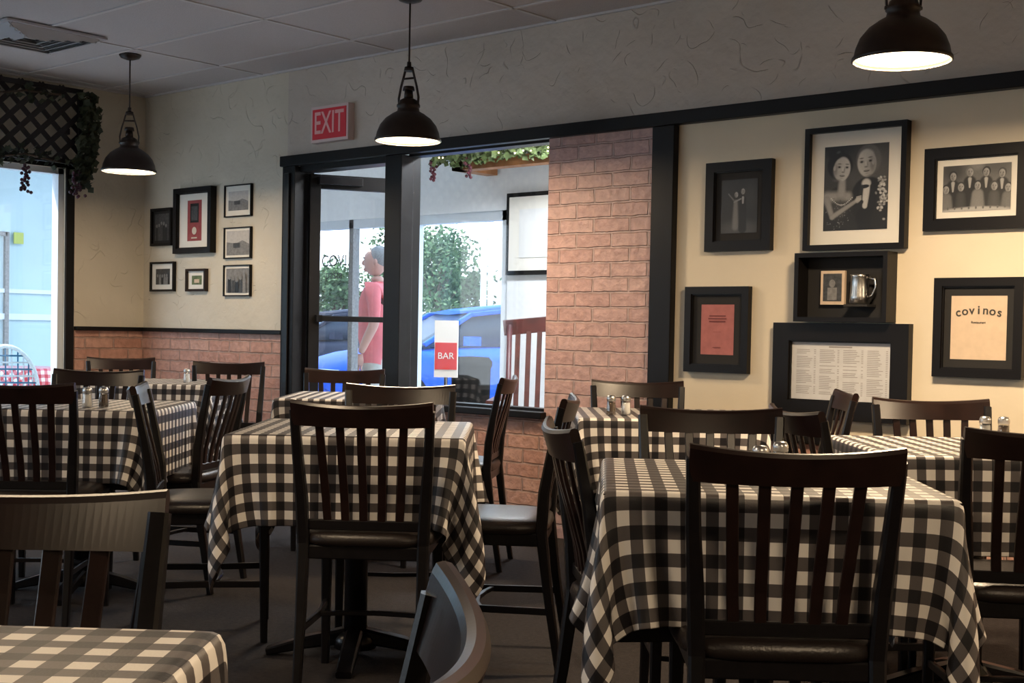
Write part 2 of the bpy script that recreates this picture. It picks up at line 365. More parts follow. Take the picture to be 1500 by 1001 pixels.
for z0,z1 in((1.88,1.95),(0,.12)): b.box2(-8.4,-6.148,7.02,7.09,z0,z1,'alum')
b.box2(-8.4,-6.16,7.05,7.056,.1,1.9,'glass')
sf=b.obj("door_2")
text("COVI","door_lettering",.13,'ink',(-8.02,7.0,1.62),(math.pi/2,0,0),sf)
text("pasta","door_lettering_small",.10,'ink',(-8.02,7.0,1.51),(math.pi/2,0,0),sf)
b=MB(); b.box2(-6.13,-5.55,6.96,6.999,1.48,2.06,'black'); b.box2(-6.10,-5.58,6.955,6.96,1.51,2.03,'mat_w'); b.box2(-6.0,-5.7,6.95,6.955,1.6,1.94,'boardwh'); b.obj("picture_frame")
b=MB()
b.box2(-400,400,7.2,400,-.15,-.02,'asph'); b.box2(-8.5,-1,7.12,9.3,-.12,0,'curb'); b.obj("ground_parking_lot")
b=MB(); b.box2(-16,XL-.15,-6,7.19,-.14,-.02,'curb'); b.obj("patio_ground")
# patio behind left window
b=MB(); b.box2(-12.2,-12.0,-2,9.0,-.02,3.0,'patio'); b.box2(-12.0,-11.97,-2,9.0,1.1,1.16,'alum'); b.box2(-12.0,-11.97,-2,9.0,1.36,1.40,'alum')
for yy in (5.9,6.28): b.box2(-12,-11.96,yy-.02,yy+.02,0,1.95,'g3')
b.box2(-12,-11.96,5.9,6.28,1.91,1.95,'g3'); b.box2(-11.96,-11.95,6.34,6.44,1.84,1.95,'yell')
for yy in (4.9,5.4,7.2): b.box2(-12,-11.97,yy-.015,yy+.015,0,1.1,'alum')
b.obj("patio_wall")
b=MB(); b.box2(-12.2,-10.4,-2,9.0,2.75,2.9,'alum')
for yy in(0,3,6): b.tube([(-10.5,yy,-.02),(-10.5,yy,2.75)],.04,'alum')
b.obj("patio_canopy")
b=MB(); b.cyl((0,0,0),(0,0,.70),.03,.03,'metal'); b.cyl((0,0,0),(0,0,.02),.22,.2,'metal',24); b.cyl((0,0,.70),(0,0,.725),.38,.38,'white',32)
b.obj("patio_table",(-10.0,5.35,-.02))
me=bpy.data.meshes.new("patio_tablecloth"); bm=bmesh.new(); uvl=bm.loops.layers.uv.new("UVMap")
rings=[]; n=48
for j,(r,z) in enumerate([(.001,.71),(.2,.71),(.385,.71),(.395,.69),(.41,.6),(.42,.5)]):
    rings.append([bm.verts.new(((r+(.02*math.sin(8*2*math.pi*i/n) if j>3 else 0))*math.cos(2*math.pi*i/n),(r+(.02*math.sin(8*2*math.pi*i/n) if j>3 else 0))*math.sin(2*math.pi*i/n),z)) for i in range(n)])
rad=[0,.2,.385,.405,.5,.6]
for j in range(5):
    for i in range(n):
        i2=(i+1)%n; f=bm.faces.new([rings[j][i],rings[j][i2],rings[j+1][i2],rings[j+1][i]]); f.smooth=True
        for lp,(rr,ii) in zip(f.loops,((rad[j],i),(rad[j],i+1),(rad[j+1],i+1),(rad[j+1],i))): lp[uvl].uv=(rr*math.cos(2*math.pi*ii/n)+5,rr*math.sin(2*math.pi*ii/n)+5)
bm.to_mesh(me); bm.free(); me.materials.append(M['clothred']); place(me,"patio_tablecloth",(-10.0,5.35,0))
def wicker():
    b=MB()
    arch=[(.23*math.cos(t),-.22-.06*math.sin(t),.50+.42*math.sin(t)**.8 if math.sin(t)>0 else .5) for t in [math.pi*i/16 for i in range(17)]]
    b.tube(arch,.016,'wick'); 
    for i in range(1,16):
        x,y,z=arch[i]; b.tube([(x*.95,-.22,.48),(x,y,z)],.006,'wick' if i%2 else 'wickg',5)
    for k in range(1,8):
        z=.5+k*.05; hw=.23*math.sqrt(max(0,1-((z-.5)/.42)**2.5)); b.tube([(-hw,-.225-k*.007,z),(hw,-.225-k*.007,z)],.007,'wickg' if k%2 else 'wick',5)
    b.loft([[(.23*math.copysign(abs(math.cos(t))**.7,math.cos(t))*q,.22*math.copysign(abs(math.sin(t))**.7,math.sin(t))*q,z) for t in [2*math.pi*i/24 for i in range(24)]] for q,z in((.96,.43),(1,.45),(.96,.47))],'wick')
    for sx in(-1,1):
        b.tube([(sx*.19,.18,0),(sx*.18,.17,.44)],.014,'wick'); b.tube([(sx*.2,-.24,0),(sx*.2,-.21,.5)],.014,'wick')
        b.tube([(sx*.2,-.2,.18),(sx*.19,.18,.18)],.009,'wick')
    return b.mesh("patio_wicker_chair")
wm=wicker()
for (x,y,rz) in((-9.30,4.93,.9),(-10.1,4.55,-.2),(-9.9,6.1,3.0)): place(wm,"patio_wicker_chair",(x,y,-.02),rz)
# trees
def tree(name,loc,h,r,seed,nl=2600):
    rnd=random.Random(seed); b=MB(); b.tube([(0,0,-.1),(.05,0,h*.4),(0,.1,h*.75)],[.16,.12,.05],'bark')
    cl=[Vector((rnd.uniform(-r,r)*.7,rnd.uniform(-r,r)*.7,h*rnd.uniform(.35,.9))) for _ in range(14)]
    for c in cl: b.tube([(0,0,h*.35),c*.6+Vector((0,0,h*.15)),c],[.06,.04,.015],'bark',5)
    for _ in range(nl):
        c=rnd.choice(cl); p=c+Vector((rnd.gauss(0,1),rnd.gauss(0,1),rnd.gauss(0,.8)))*r*.27
        a=Vector((rnd.gauss(0,1),rnd.gauss(0,1),rnd.gauss(0,1))).normalized(); q=a.orthogonal().normalized(); s_=.13
        b.poly([p-a*s_,p+q*s_*.5,p+a*s_,p-q*s_*.5],'tree')
    b.obj(name,loc)
for i,(px,D,h,r) in enumerate(((640,58,5.6,2.0),(604,62,6.2,2.0),(672,60,4.0,1.2),(488,62,4.2,1.4),(405,60,4,1.8))):
    p=DP((px-750)/1900*D,D,-.02); tree("tree",p,h,r,i+3)
b=MB(); b.box((0,0,1.8),(40,8,3.2),'bldg'); b.box((0,-4.05,2.9),(40.2,.2,.5),'white')
for i in range(11): b.box((-18+i*3.6,-4.05,1.3),(2.4,.1,1.9),'cargl')
b.obj("distant_building",DP(-7,85,-.02),A41)
for px,D in((706,30),(716,36)):
    b=MB(); b.tube([(0,0,0),(0,0,5.5)],.07,'alum'); b.box((.4,0,5.5),(1.0,.25,.1),'alum'); b.obj("street_lamp",DP((px-750)/1900*D,D,-.02),A41)
# cars
def car(paint):
    b=MB()
    st=[(-2.15,.55,.35,.55,.62),(-2.05,.78,.25,.66,.70),(-1.6,.86,.2,.76,.82),(-.9,.89,.18,.84,.92),(.2,.90,.18,.86,.95),(1.2,.90,.18,.86,.96),(1.9,.86,.22,.84,.93),(2.15,.74,.32,.74,.80)]
    rings=[]
    for x,hw,zb,zs,zt in st:
        rings.append([(x,-hw*.92,zb),(x,-hw,zb+.12),(x,-hw,zs-.1),(x,-hw*.93,zs),(x,-hw*.6,zt),(x,0,zt+.01),(x,hw*.6,zt),(x,hw*.93,zs),(x,hw,zs-.1),(x,hw,zb+.12),(x,hw*.92,zb),(x,0,zb)])
    b.loft(rings,paint)
    gh=[(-1.05,.70,.90,.90),(-.35,.68,.92,1.30),(.3,.66,.93,1.38),(1.0,.64,.94,1.33),(1.75,.62,.93,.95)]
    b.loft([[(x,-hw,z0),(x,-hw*.82,z1-.03),(x,-hw*.6,z1),(x,hw*.6,z1),(x,hw*.82,z1-.03),(x,hw,z0)] for x,hw,z0,z1 in gh],'cargl')
    b.loft([[(x,-hw*.78,z-.01),(x,0,z+.03),(x,hw*.78,z-.01),(x,0,z-.03)] for x,hw,z in((-.4,.68,1.31),(.3,.68,1.39),(1.05,.66,1.335))],paint)
    for sy in(-1,1): b.strip([(-1.0,sy*.69,.93),(-.38,sy*.585,1.28),(.3,sy*.57,1.36),(1.0,sy*.56,1.31),(1.7,sy*.60,.97)],.05,.05,paint,Vector((0,1,0)))
    for x in(-1.35,1.35):
        for sy in(-1,1):
            b.cyl((x,sy*.72,.32),(x,sy*.92,.32),.32,.32,'tyre',24); b.cyl((x,sy*.9,.32),(x,sy*.93,.32),.2,.19,'steel',12)
    for sy in(-1,1):
        b.box((-2.08,sy*.6,.6),(.12,.3,.1),'white'); b.box((2.12,sy*.62,.7),(.08,.26,.1),'signred'); b.box((-.55,sy*.98,.98),(.14,.16,.1),paint)
    b.box((-2.14,0,.42),(.1,.9,.16),'tyre')
    return b.mesh("car")
cb=car('carb'); ck=car('cark')
place(cb,"car",DP(-.42,15.5,-.02),A41+math.radians(28)); place(ck,"car",DP(-2.75,20.5,-.02),A41+math.radians(35))
# rocking chair in the vestibule
b=MB()
for sx in(-1,1):
    b.strip([(sx*.24,-.48,.10),(sx*.24,-.2,.03),(sx*.24,.05,.015),(sx*.24,.3,.04),(sx*.24,.42,.08)],.03,.03,'mahog')
    b.tube([(sx*.23,-.2,.04),(sx*.22,-.22,.42),(sx*.23,-.36,1.12)],.018,'mahog'); b.tube([(sx*.25,.2,.03),(sx*.25,.2,.64)],.018,'mahog')
    b.strip([(sx*.25,-.27,.66),(sx*.26,0,.66),(sx*.27,.27,.65)],.06,.022,'mahog')
b.box((0,0,.42),(.5,.46,.035),'mahog')
b.strip([(-.27,-.36,1.10),(0,-.39,1.13),(.27,-.36,1.10)],.10,.022,'mahog',Vector((0,0,1)))
for i in range(6): b.strip([(-.17+i*.068,-.22,.43),(-.175+i*.07,-.37,1.08)],.032,.012,'mahog')
b.tube([(-.24,.2,.2),(.24,.2,.2)],.012,'mahog'); b.tube([(-.23,-.2,.2),(.23,-.2,.2)],.012,'mahog')
b.obj("rocking_chair",(-5.12,6.15,0),math.radians(215))
b=MB(); b.lathe([(.10,0),(.12,.02),(.135,.82),(.145,.84),(.145,.87),(.12,.90),(.001,.905)],'tyre',24); b.obj("trash_can",(-6.02,6.5,0))
# standing poster board
b=MB(); b.box2(-.075,.075,-.01,.01,.78,1.14,'boardwh'); b.box2(-.07,.07,-.013,-.0105,.83,1.0,'boardrd'); b.tube([(0,0,0),(0,0,.78)],.012,'metal'); b.cyl((0,0,0),(0,0,.015),.14,.13,'metal',20)
sb=b.obj("poster_stand",(-5.70,5.92,0),.6)
t=text("BAR","poster_lettering",.058,'boardwh',(0,-.0145,.915),(math.pi/2,0,0)); t.parent=sb
# garland
def leaves(b,pts,n,spread,size,k,seed=1):
    rnd=random.Random(seed)
    for _ in range(n):
        i=rnd.randrange(len(pts)-1); u=rnd.random(); p=Vector(pts[i]).lerp(Vector(pts[i+1]),u)+Vector([max(-2.0,min(2.0,rnd.gauss(0,1)))*s_ for s_ in spread])
        a=Vector((rnd.gauss(0,1),rnd.gauss(0,1),rnd.gauss(0,1))).normalized(); q=a.orthogonal().normalized(); nn=a.cross(q); s_=size*rnd.uniform(.6,1.2)
        b.poly([p-a*s_,p-a*s_*.2+q*s_*.75,p+a*s_*.25+q*s_*.35,p+a*s_+nn*s_*.3,p+a*s_*.25-q*s_*.35,p-a*s_*.2-q*s_*.75],k)
b=MB(); gp=[(-6.4,6.5,2.33),(-6.1,6.5,2.30),(-5.8,6.5,2.33),(-5.4,6.5,2.30),(-5.0,6.5,2.33)]
leaves(b,gp,1100,(.03,.03,.045),.032,'leafg',5); b.tube(gp,.01,'bark')
rnd=random.Random(4)
for i in range(30):
    j=rnd.randrange(4); p=Vector(gp[j]).lerp(Vector(gp[j+1]),rnd.random())+Vector((0,-.05,rnd.uniform(-.07,.03))); b.ball(p,.006,'fairy',1)
for cx_ in(-6.40,-6.05):
    for i in range(18): b.ball((cx_+rnd.gauss(0,.014),6.48+rnd.gauss(0,.012),2.26-.008*i),.013,'graper',1)
b.obj("grape_garland")
# lattice valance with ivy at the left window
b=MB(); x=XL+.10; y0,y1,z0,z1=1.2,4.74,2.15,2.66
def clipseg(ya,za,yb,zb):
    t0,t1=0,1; dy=yb-ya; dz=zb-za
    for p,q in((-dy,ya-y0),(dy,y1-ya),(-dz,za-z0),(dz,z1-za)):
        if abs(p)<1e-9: 
            if q<0: return None
        else:
            r=q/p
            if p<0: t0=max(t0,r)
            else: t1=min(t1,r)
    return None if t0>=t1 else (ya+dy*t0,za+dz*t0,ya+dy*t1,za+dz*t1)
yy=y0-.6
while yy<y1+.6:
    for sg in(1,-1):
        c=clipseg(yy,z0,yy+sg*.55,z1+.02)
        if c and abs(c[0]-c[2])>.03: b.strip([(x+sg*.004,c[0],c[1]),(x+sg*.004,c[2],c[3])],.036,.007,'lat',Vector((0,1,1)) if sg<0 else Vector((0,1,-1)))
    yy+=.145
for zz in(z0,z1-.03): b.box2(x-.015,x+.015,y0,y1,zz,zz+.03,'lat')
for yy in(y0,y1-.03): b.box2(x-.015,x+.015,yy,yy+.03,z0,z1,'lat')
for yy in(y0+.1,3.0,y1-.1): b.box2(XL+.001,x-.012,yy-.02,yy+.02,z0+.2,z0+.24,'lat')
b.obj("lattice_valance")
b=MB(); vp=[(x+.06,y,2.15+.03*math.sin(y*9)) for y in [1.3+i*.25 for i in range(14)]]
leaves(b,vp,420,(.012,.03,.03),.032,'leaf',8); vt=[(x+.06,y,2.56+.04*math.sin(y*6)) for y in [1.3+i*.25 for i in range(14)]]; leaves(b,vt,190,(.012,.03,.03),.032,'leaf',9)
ve=[(x+.07,4.76,2.60),(x+.06,4.76,2.4),(x+.06,4.74,2.2),(x+.06,4.70,2.02)]; leaves(b,ve,460,(.012,.035,.03),.034,'leaf',10)
b.tube(vp,.007,'bark',5); b.tube(vt,.007,'bark',5); b.tube(ve,.007,'bark',5)
for gy_ in(4.66,4.3,3.6,3.1):
    for i in range(30): b.ball((x+.065+abs(rnd.gauss(0,.008)),gy_+rnd.gauss(0,.02),2.10-.006*i),.013,'grape',1)
b.obj("ivy_garland")
# ------------------------------------------------------------------ pictures
def frame(name,x0,x1,z0,z1,bd,dep,fm,matk,inset,content=None,y=W):
    cxx,czz=(x0+x1)/2,(z0+z1)/2; w,h=x1-x0,z1-z0; b=MB()
    d=-dep
    for (a0,a1,c0,c1) in((-w/2,w/2,h/2-bd,h/2),(-w/2,w/2,-h/2,-h/2+bd),(-w/2,-w/2+bd,-h/2+bd,h/2-bd),(w/2-bd,w/2,-h/2+bd,h/2-bd)): b.box2(a0,a1,d,-.001,c0,c1,fm)
    iw,ih=w/2-bd,h/2-bd; yb=-dep*.45
    if bd>.03:
        q=.006
        for (a0,a1,c0,c1) in((-iw,iw,ih-q,ih),(-iw,iw,-ih,-ih+q),(-iw,-iw+q,-ih+q,ih-q),(iw-q,iw,-ih+q,ih-q)): b.box2(a0,a1,d*.75,-.002,c0,c1,fm)
    b.box2(-iw,iw,yb,-.001,-ih,ih,matk)
    ax,az=iw-inset[0],ih-inset[1]
    class C: pass
    c=C(); c.n=1; c.asp=ax/az; c.ax=ax; c.az=az; c.yb=yb
    def pt(u,v): return (-ax+2*ax*u, yb-.0006*c.n, -az+2*az*v)
    def rect(u0,u1,v0,v1,k): b.poly([pt(u0,v0),pt(u1,v0),pt(u1,v1),pt(u0,v1)],k); c.n+=1
    def ell(u,v,ru,rv,k,rot=0):
        q=[]
        for i in range(24):
            t=2*math.pi*i/24; p,r=ru*2*ax*math.cos(t),rv*2*ax*math.sin(t); p,r=p*math.cos(rot)-r*math.sin(rot),p*math.sin(rot)+r*math.cos(rot)
            X,Y,Zz=pt(u,v); q.append((X+p,Y,Zz+r))
        b.poly(q,k); c.n+=1
    def pl(pts,k): b.poly([pt(*p) for p in pts],k); c.n+=1
    c.rect,c.ell,c.pl,c.pt,c.b=rect,ell,pl,pt,b
    if content: content(c)
    o=b.obj(name,(cxx,y,czz)); c.x,c.z=cxx,czz; return o,c
# continuous-tone photographs: tone stored per vertex on a fine grid
class Tone:
    def __init__(s,w,h,n,bg,seed=0):
        s.nx=n; s.ny=int(n*h/w); s.H=h/w
        gx=np.linspace(0,1,s.nx); gy=np.linspace(0,s.H,s.ny); s.X,s.Y=np.meshgrid(gx,gy,indexing='ij')
        s.I=np.full_like(s.X,bg); s.w=w; s.h=h; s.rng=np.random.default_rng(seed)
    def el(s,cx,cy,rx,ry,val,rot=0,soft=.15,sh=(0,0),a=1.0,p=2):
        dx=s.X-cx; dy=s.Y-cy; c,q=math.cos(rot),math.sin(rot); u=(dx*c+dy*q)/rx; v=(-dx*q+dy*c)/ry
        d=(np.abs(u)**p+np.abs(v)**p)**(1/p); al=np.clip((1-d)/soft,0,1); al=al*al*(3-2*al)*a
        s.I=s.I*(1-al)+al*np.clip(val+sh[0]*u+sh[1]*v,0.004,1)
    def cap(s,x0,y0,x1,y1,r0,r1,val,soft=.25,sh=0):
        L2=(x1-x0)**2+(y1-y0)**2; t=np.clip(((s.X-x0)*(x1-x0)+(s.Y-y0)*(y1-y0))/L2,0,1)
        d=np.hypot(s.X-x0-t*(x1-x0),s.Y-y0-t*(y1-y0))/(r0+(r1-r0)*t); al=np.clip((1-d)/soft,0,1)
        s.I=s.I*(1-al)+al*np.clip(val-sh*d*d,0.004,1)
    def face(s,x,y,r,skin=.30,hair=.02,turn=0,tilt=0,bald=False,hairw=1.0,shx=.08):
        e=s.el; c,q=math.cos(tilt),math.sin(tilt)
        def P(u,v): return (x+(u*c-v*q)*r, y+(u*q+v*c)*r)
        e(*P(-.18*turn,.16),r*1.0*hairw,r*1.12,hair,tilt,.2)
        e(*P(.08*turn,-.08),r*.74,r*.98,skin,tilt,.18,(shx,.03))
        e(*P(.10*turn,-.55),r*.5,r*.48,skin*.95,tilt,.3,(shx,.0))
        if bald: e(*P(.05*turn,.48),r*.64,r*.48,skin*1.1,tilt,.5,(shx,0))
        e(*P(-.62*turn if turn else .65,-.2),r*.30,r*.75,skin*.35,tilt,.9,a=.75)
        e(*P(-.72*turn,-.05),r*.13,r*.24,skin*.8,tilt,.4)
        for k in(-.31,.31):
            e(*P(k+.18*turn,.06),r*.24,r*.17,skin*.28,tilt,.9,a=.85); e(*P(k+.19*turn,.05),r*.13,r*.07,.012,tilt,.5); e(*P(k+.18*turn,.29),r*.24,r*.06,.02,tilt,.7,a=.8)
        e(*P(.20*turn+.12,-.15),r*.09,r*.28,skin*.45,tilt,.9,a=.75); e(*P(.22*turn,-.31),r*.18,r*.08,skin*.3,tilt,.7,a=.85); e(*P(.20*turn-.02,-.08),r*.06,r*.25,min(1,skin*1.5),tilt,.9,a=.7)
        e(*P(.17*turn,-.58),r*.28,r*.09,skin*.16,tilt,.5); e(*P(.17*turn,-.55),r*.2,r*.03,skin*1.3,tilt,.6,a=.6); e(*P(.15*turn,-.75),r*.2,r*.06,skin*.5,tilt,.9,a=.6)
        e(*P(-.35*turn,-.95),r*.55,r*.18,skin*.25,tilt,.9,a=.6)
    def finish(s,parent,y,dx=0,dz=0):
        s.I=np.clip(s.I*(1+s.rng.normal(0,.06,s.I.shape)),0.004,.8)
        me=bpy.data.meshes.new("photo_print"); nx,ny=s.nx,s.ny
        V=[(s.X[i,j]*s.w-s.w/2+dx,y,s.Y[i,j]*s.w-s.h/2+dz) for i in range(nx) for j in range(ny)]
        F=[(i*ny+j,(i+1)*ny+j,(i+1)*ny+j+1,i*ny+j+1) for i in range(nx-1) for j in range(ny-1)]
        me.from_pydata(V,[],F); ca=me.color_attributes.new("tone",'FLOAT_COLOR','POINT')
        f=s.I.reshape(-1); col=np.stack([f,f*.985,f*.96,np.ones_like(f)],-1).reshape(-1); ca.data.foreach_set("color",col)
        me.materials.append(M['print']); o=bpy.data.objects.new("photo_print",me); COL.objects.link(o); o.parent=parent
def small(seed,bg='g3'):
    def f(c):
        r=random.Random(seed); c.rect(0,1,0,1,bg)
        for i in range(5):
            u=.15+.17*i; v=r.uniform(.45,.6); c.pl([(u-.08,0),(u+.08,0),(u+.07,v),(u-.07,v)],r.choice(['g1','g2','g3'])); c.ell(u,v+.08,.06,.07,'g3')
    return f
def landscape(c): c.rect(0,1,0,1,'g4'); c.pl([(0,0),(1,0),(1,.45),(.7,.6),(.4,.48),(0,.55)],'g3'); c.rect(.3,.6,.3,.5,'g2')
def redsheet(c):
    c.rect(0,1,0,1,'pink')
    for i in range(3): c.rect(.25-.03*(i%2),.75+.03*(i%2),.76-i*.055,.785-i*.055,'inkr')
    c.rect(.38,.62,.45,.455,'inkr'); c.rect(.38,.62,.14,.15,'inkr')
def menusheet(c):
    c.rect(0,1,0,1,'paper')
    r=random.Random(3)
    c.rect(.38,.62,.93,.955,'inkg')
    for col in range(4):
        for i in range(26):
            if r.random()<.14: continue
            u=.04+col*.245; v=.88-i*.032; c.n=2; c.rect(u,u+r.uniform(.1,.17),v,v+.010,'inkg'); c.n=2; c.rect(u+.185,u+.205,v,v+.010,'inkg')
def tansheet(c): c.rect(0,1,0,1,'tan')
def redbook(c):
    c.rect(0,1,0,1,'red'); c.rect(.2,.8,.45,.92,'mat_k'); c.rect(.28,.72,.5,.85,'g2'); c.ell(.5,.25,.16,.16,'mat_c'); c.rect(.3,.7,.06,.09,'mat_c')
def greenphoto(c): c.rect(0,1,0,1,'greenp'); c.rect(.25,.75,.2,.6,'tan')
frame("framed_photo",-8.012,-7.762,1.635,1.899,.018,.03,'black','mat_k',(.02,.02),small(1,'g2'))
frame("framed_award",-7.706,-7.273,1.572,2.020,.035,.05,'black','mat_w',(.10,.05),redbook)
for i,(z0,z1) in enumerate(((1.802,2.015),(1.526,1.734),(1.277,1.485))): frame("framed_photo",-7.167,-6.878,z0,z1,.008,.02,'black','mat_w',(.03,.035) if i==0 else (.015,.015),(landscape,landscape,small(6))[i])
frame("framed_photo",-8.019,-7.729,1.314,1.522,.014,.025,'black','mat_w',(.045,.035),small(8,'g2'))
frame("framed_photo",-7.582,-7.355,1.312,1.466,.016,.03,'wood_dk','mat_w',(.04,.03),greenphoto)
# standing pair
o,c=frame("framed_portrait_photo",-3.380,-3.026,1.475,1.895,.045,.035,'black','mat_k',(.035,.04))
T=Tone(2*c.ax,2*c.az,110,.018,1); H=T.H
T.el(.5,.1,.8,.3,.06,0,.8); T.el(.8,.9,.3,.5,.03,0,.9); T.cap(.40,.15,.40,.75,.13,.08,.16,.5,.1); T.cap(.60,.1,.60,.80,.13,.10,.010,.3); T.cap(.60,.72,.6,.85,.03,.04,.3,.5)
T.cap(.36,.75,.54,.82,.025,.025,.2,.5); T.face(.41,.93,.075,.26,.02,.5); T.face(.60,1.0,.08,.26,.03,-.5); T.cap(.2,.95,.34,.8,.02,.025,.12,.5); T.finish(o,c.yb-.002)
# couple
o,c=frame("framed_portrait_photo",-2.855,-2.376,1.466,2.010,.024,.045,'black','mat_w',(.064,.062))
T=Tone(2*c.ax,2*c.az,200,.04,2); H=T.H; S=.34
T.el(.2,1.3,.5,.4,.015,0,.7); T.el(.85,.9,.4,.5,.07,0,.9); T.el(.5,.75,.3,.3,.06,0,.9)
T.cap(.64,.05,.70,.50,.40,.27,.012,.10); T.cap(.86,.1,.92,.42,.14,.12,.016,.3)
T.cap(.65,.34,.665,.66,.045,.085,.50,.35,.1); T.el(.64,.62,.085,.032,.01,.1,.3); T.cap(.56,.35,.60,.62,.05,.035,.02,.5); T.cap(.77,.35,.75,.62,.06,.035,.014,.5)
T.cap(.26,.02,.24,.43,.31,.22,.02,.15); T.cap(.06,.49,.38,.49,.12,.10,.26,.6,.1); T.cap(.28,.52,.29,.74,.09,.07,.27,.5,.1); T.el(.24,.32,.2,.2,.05,.2,.8)
rg=np.random.default_rng(8)
for i in range(16): T.el(.12+.022*i,.47-.10*math.sin(i/15*math.pi),.013,.013,.55,0,.7)
for i in range(90): T.el(rg.normal(.24,.10),rg.normal(.23,.1),.012,.012,rg.uniform(.02,.25),0,.8)
T.cap(.05,.45,.14,.20,.07,.05,.24,.5,.1); T.cap(.14,.20,.48,.40,.05,.038,.26,.5,.1); T.el(.54,.43,.07,.05,.33,.4,.5); T.cap(.49,.27,.60,.40,.055,.035,.016,.4)
for i in range(4): T.cap(.52,.42+.018*i,.59,.435+.018*i,.010,.009,.38,.6)
T.face(.675,.97,.215,S,.10,-.55,.08,True,.98,-.09); T.face(.27,.91,.195,S*1.15,.010,.75,-.10,False,1.14,.06); T.el(.18,1.13,.16,.11,.012,.2,.4); T.el(.22,1.14,.05,.03,.06,.3,.9)
for i in range(70): T.el(.92+rg.normal(0,.04),.48+rg.normal(0,.14),.022,.03,rg.uniform(.15,.6),rg.uniform(0,3),.7)
T.finish(o,c.yb-.002)
# group
o,c=frame("framed_group_photo",-2.300,-1.863,1.534,1.879,.045,.035,'black','mat_w',(.032,.032))
T=Tone(2*c.ax,2*c.az,190,.13,3); H=T.H
T.el(.15,.6,.3,.3,.05,0,.8); T.el(.8,.65,.3,.2,.09,0,.8); T.el(.5,.66,.15,.1,.2,0,.8); T.el(.5,.0,1,.4,.03,0,.3)
for u,v,hr,dk in((.15,.52,.02,.02),(.40,.57,.14,.016),(.64,.56,.02,.02),(.87,.53,.05,.016)):
    T.cap(u,.1,u,v-.15,.13,.11,dk,.25); T.cap(u,v-.22,u,v-.10,.015,.035,.4,.5); T.face(u,v,.068,.28,hr,rg.uniform(-.5,.5))
for u,v,hr,dk in((.05,.33,.02,.16),(.27,.36,.03,.05),(.52,.37,.02,.20),(.76,.35,.04,.07),(.96,.32,.02,.14)):
    T.cap(u,.02,u,v-.13,.13,.10,dk,.3,.05); T.face(u,v,.066,.30,hr,rg.uniform(-.5,.5),hairw=1.1)
T.el(.5,-.03,.7,.11,.40,0,.3)
for i in range(9): T.el(.08+i*.105,.05,.02,.03,.12,0,.6)
T.finish(o,c.yb-.002)
frame("framed_menu_cover",-3.483,-3.132,.902,1.310,.035,.035,'black','mat_k',(.05,.05),redsheet)
frame("framed_menu",-2.992,-2.343,.714,1.143,.080,.045,'black','paper',(.012,.012),menusheet)
o,c=frame("framed_menu_cover",-2.243,-1.871,.924,1.337,.035,.035,'black','mat_k',(.035,.04),tansheet)
word="covinos"
for i,ch in enumerate(word):
    u=(i-3)/3; t=text(ch,"cover_letter",.050,'ink',(.086*u,-.0175,.062+.010*(1-u*u)),(math.pi/2,0,0)); t.parent=o
    t.rotation_euler=(math.pi/2,.14*u,0); t.data.offset=.0008
t=text("Restaurant","cover_text",.014,'ink',(0,-.0175,.022),(math.pi/2,0,0)); t.parent=o
# shadow box with mug
b=MB(); w,h=.44,.304; 
for (a0,a1,c0,c1) in((-w/2,w/2,h/2-.02,h/2),(-w/2,w/2,-h/2,-h/2+.02),(-w/2,-w/2+.02,-h/2+.02,h/2-.02),(w/2-.02,w/2,-h/2+.02,h/2-.02)): b.box2(a0,a1,-.10,-.002,c0,c1,'black')
b.box2(-w/2+.02,w/2-.02,-.006,-.002,-h/2+.02,h/2-.02,'mat_k')
b.box2(-.125,-.01,-.03,-.012,-.075,.075,'tan'); b.box2(-.112,-.023,-.032,-.03,-.06,.062,'g2'); b.box2(-.09,-.045,-.0335,-.032,-.055,.0,'g3'); b.poly([(-.067+.015*math.cos(t),-.0345,.018+.018*math.sin(t)) for t in [i*math.pi/8 for i in range(16)]],'g3')
b.lathe([(.034,-.075),(.044,-.07),(.042,-.04),(.039,0),(.038,.045),(.042,.055),(.036,.055),(.034,-.06)],'pewter',24,(.075,-.054,0))
b.tube([(.111,-.055,.04),(.145,-.055,.035),(.15,-.055,0),(.135,-.055,-.035),(.116,-.055,-.045)],.006,'pewter')
b.box2(.02,.13,-.095,-.008,-.085,-.075,'mat_k')
b.obj("shadow_box_with_mug",((-2.862-2.422)/2,W,(1.148+1.452)/2))
# exit sign
b=MB(); b.box2(-.17,.17,-.05,-.001,-.11,.11,'signhs'); b.box2(-.153,.153,-.054,-.05,-.092,.092,'signred')
es=b.obj("exit_sign",(-6.077,W,2.328)); t=text("EXIT","exit_lettering",.19,'signwh',(0,-.056,0),(math.pi/2,0,0)); t.parent=es; t.data.offset=.002; t.scale=(.70,1,1)
# vent
b=MB(); b.box2(-.3,.3,-.3,.3,-.012,-.001,'vent')
for i,q in enumerate((.26,.20,.14,.08)):
    for a in range(4):
        R=Matrix.Rotation(a*math.pi/2,3,'Z'); b.box(R@Vector((0,q,-.022)),(2*q,.035,.004),'vent',R@Matrix.Rotation(.6,3,'X')); b.box(R@Vector((0,q-.025,-.0135)),(2*q-.05,.02,.002),'ventd',R)
b.obj("ceiling_vent",(-6.93,3.77,CH-.006))
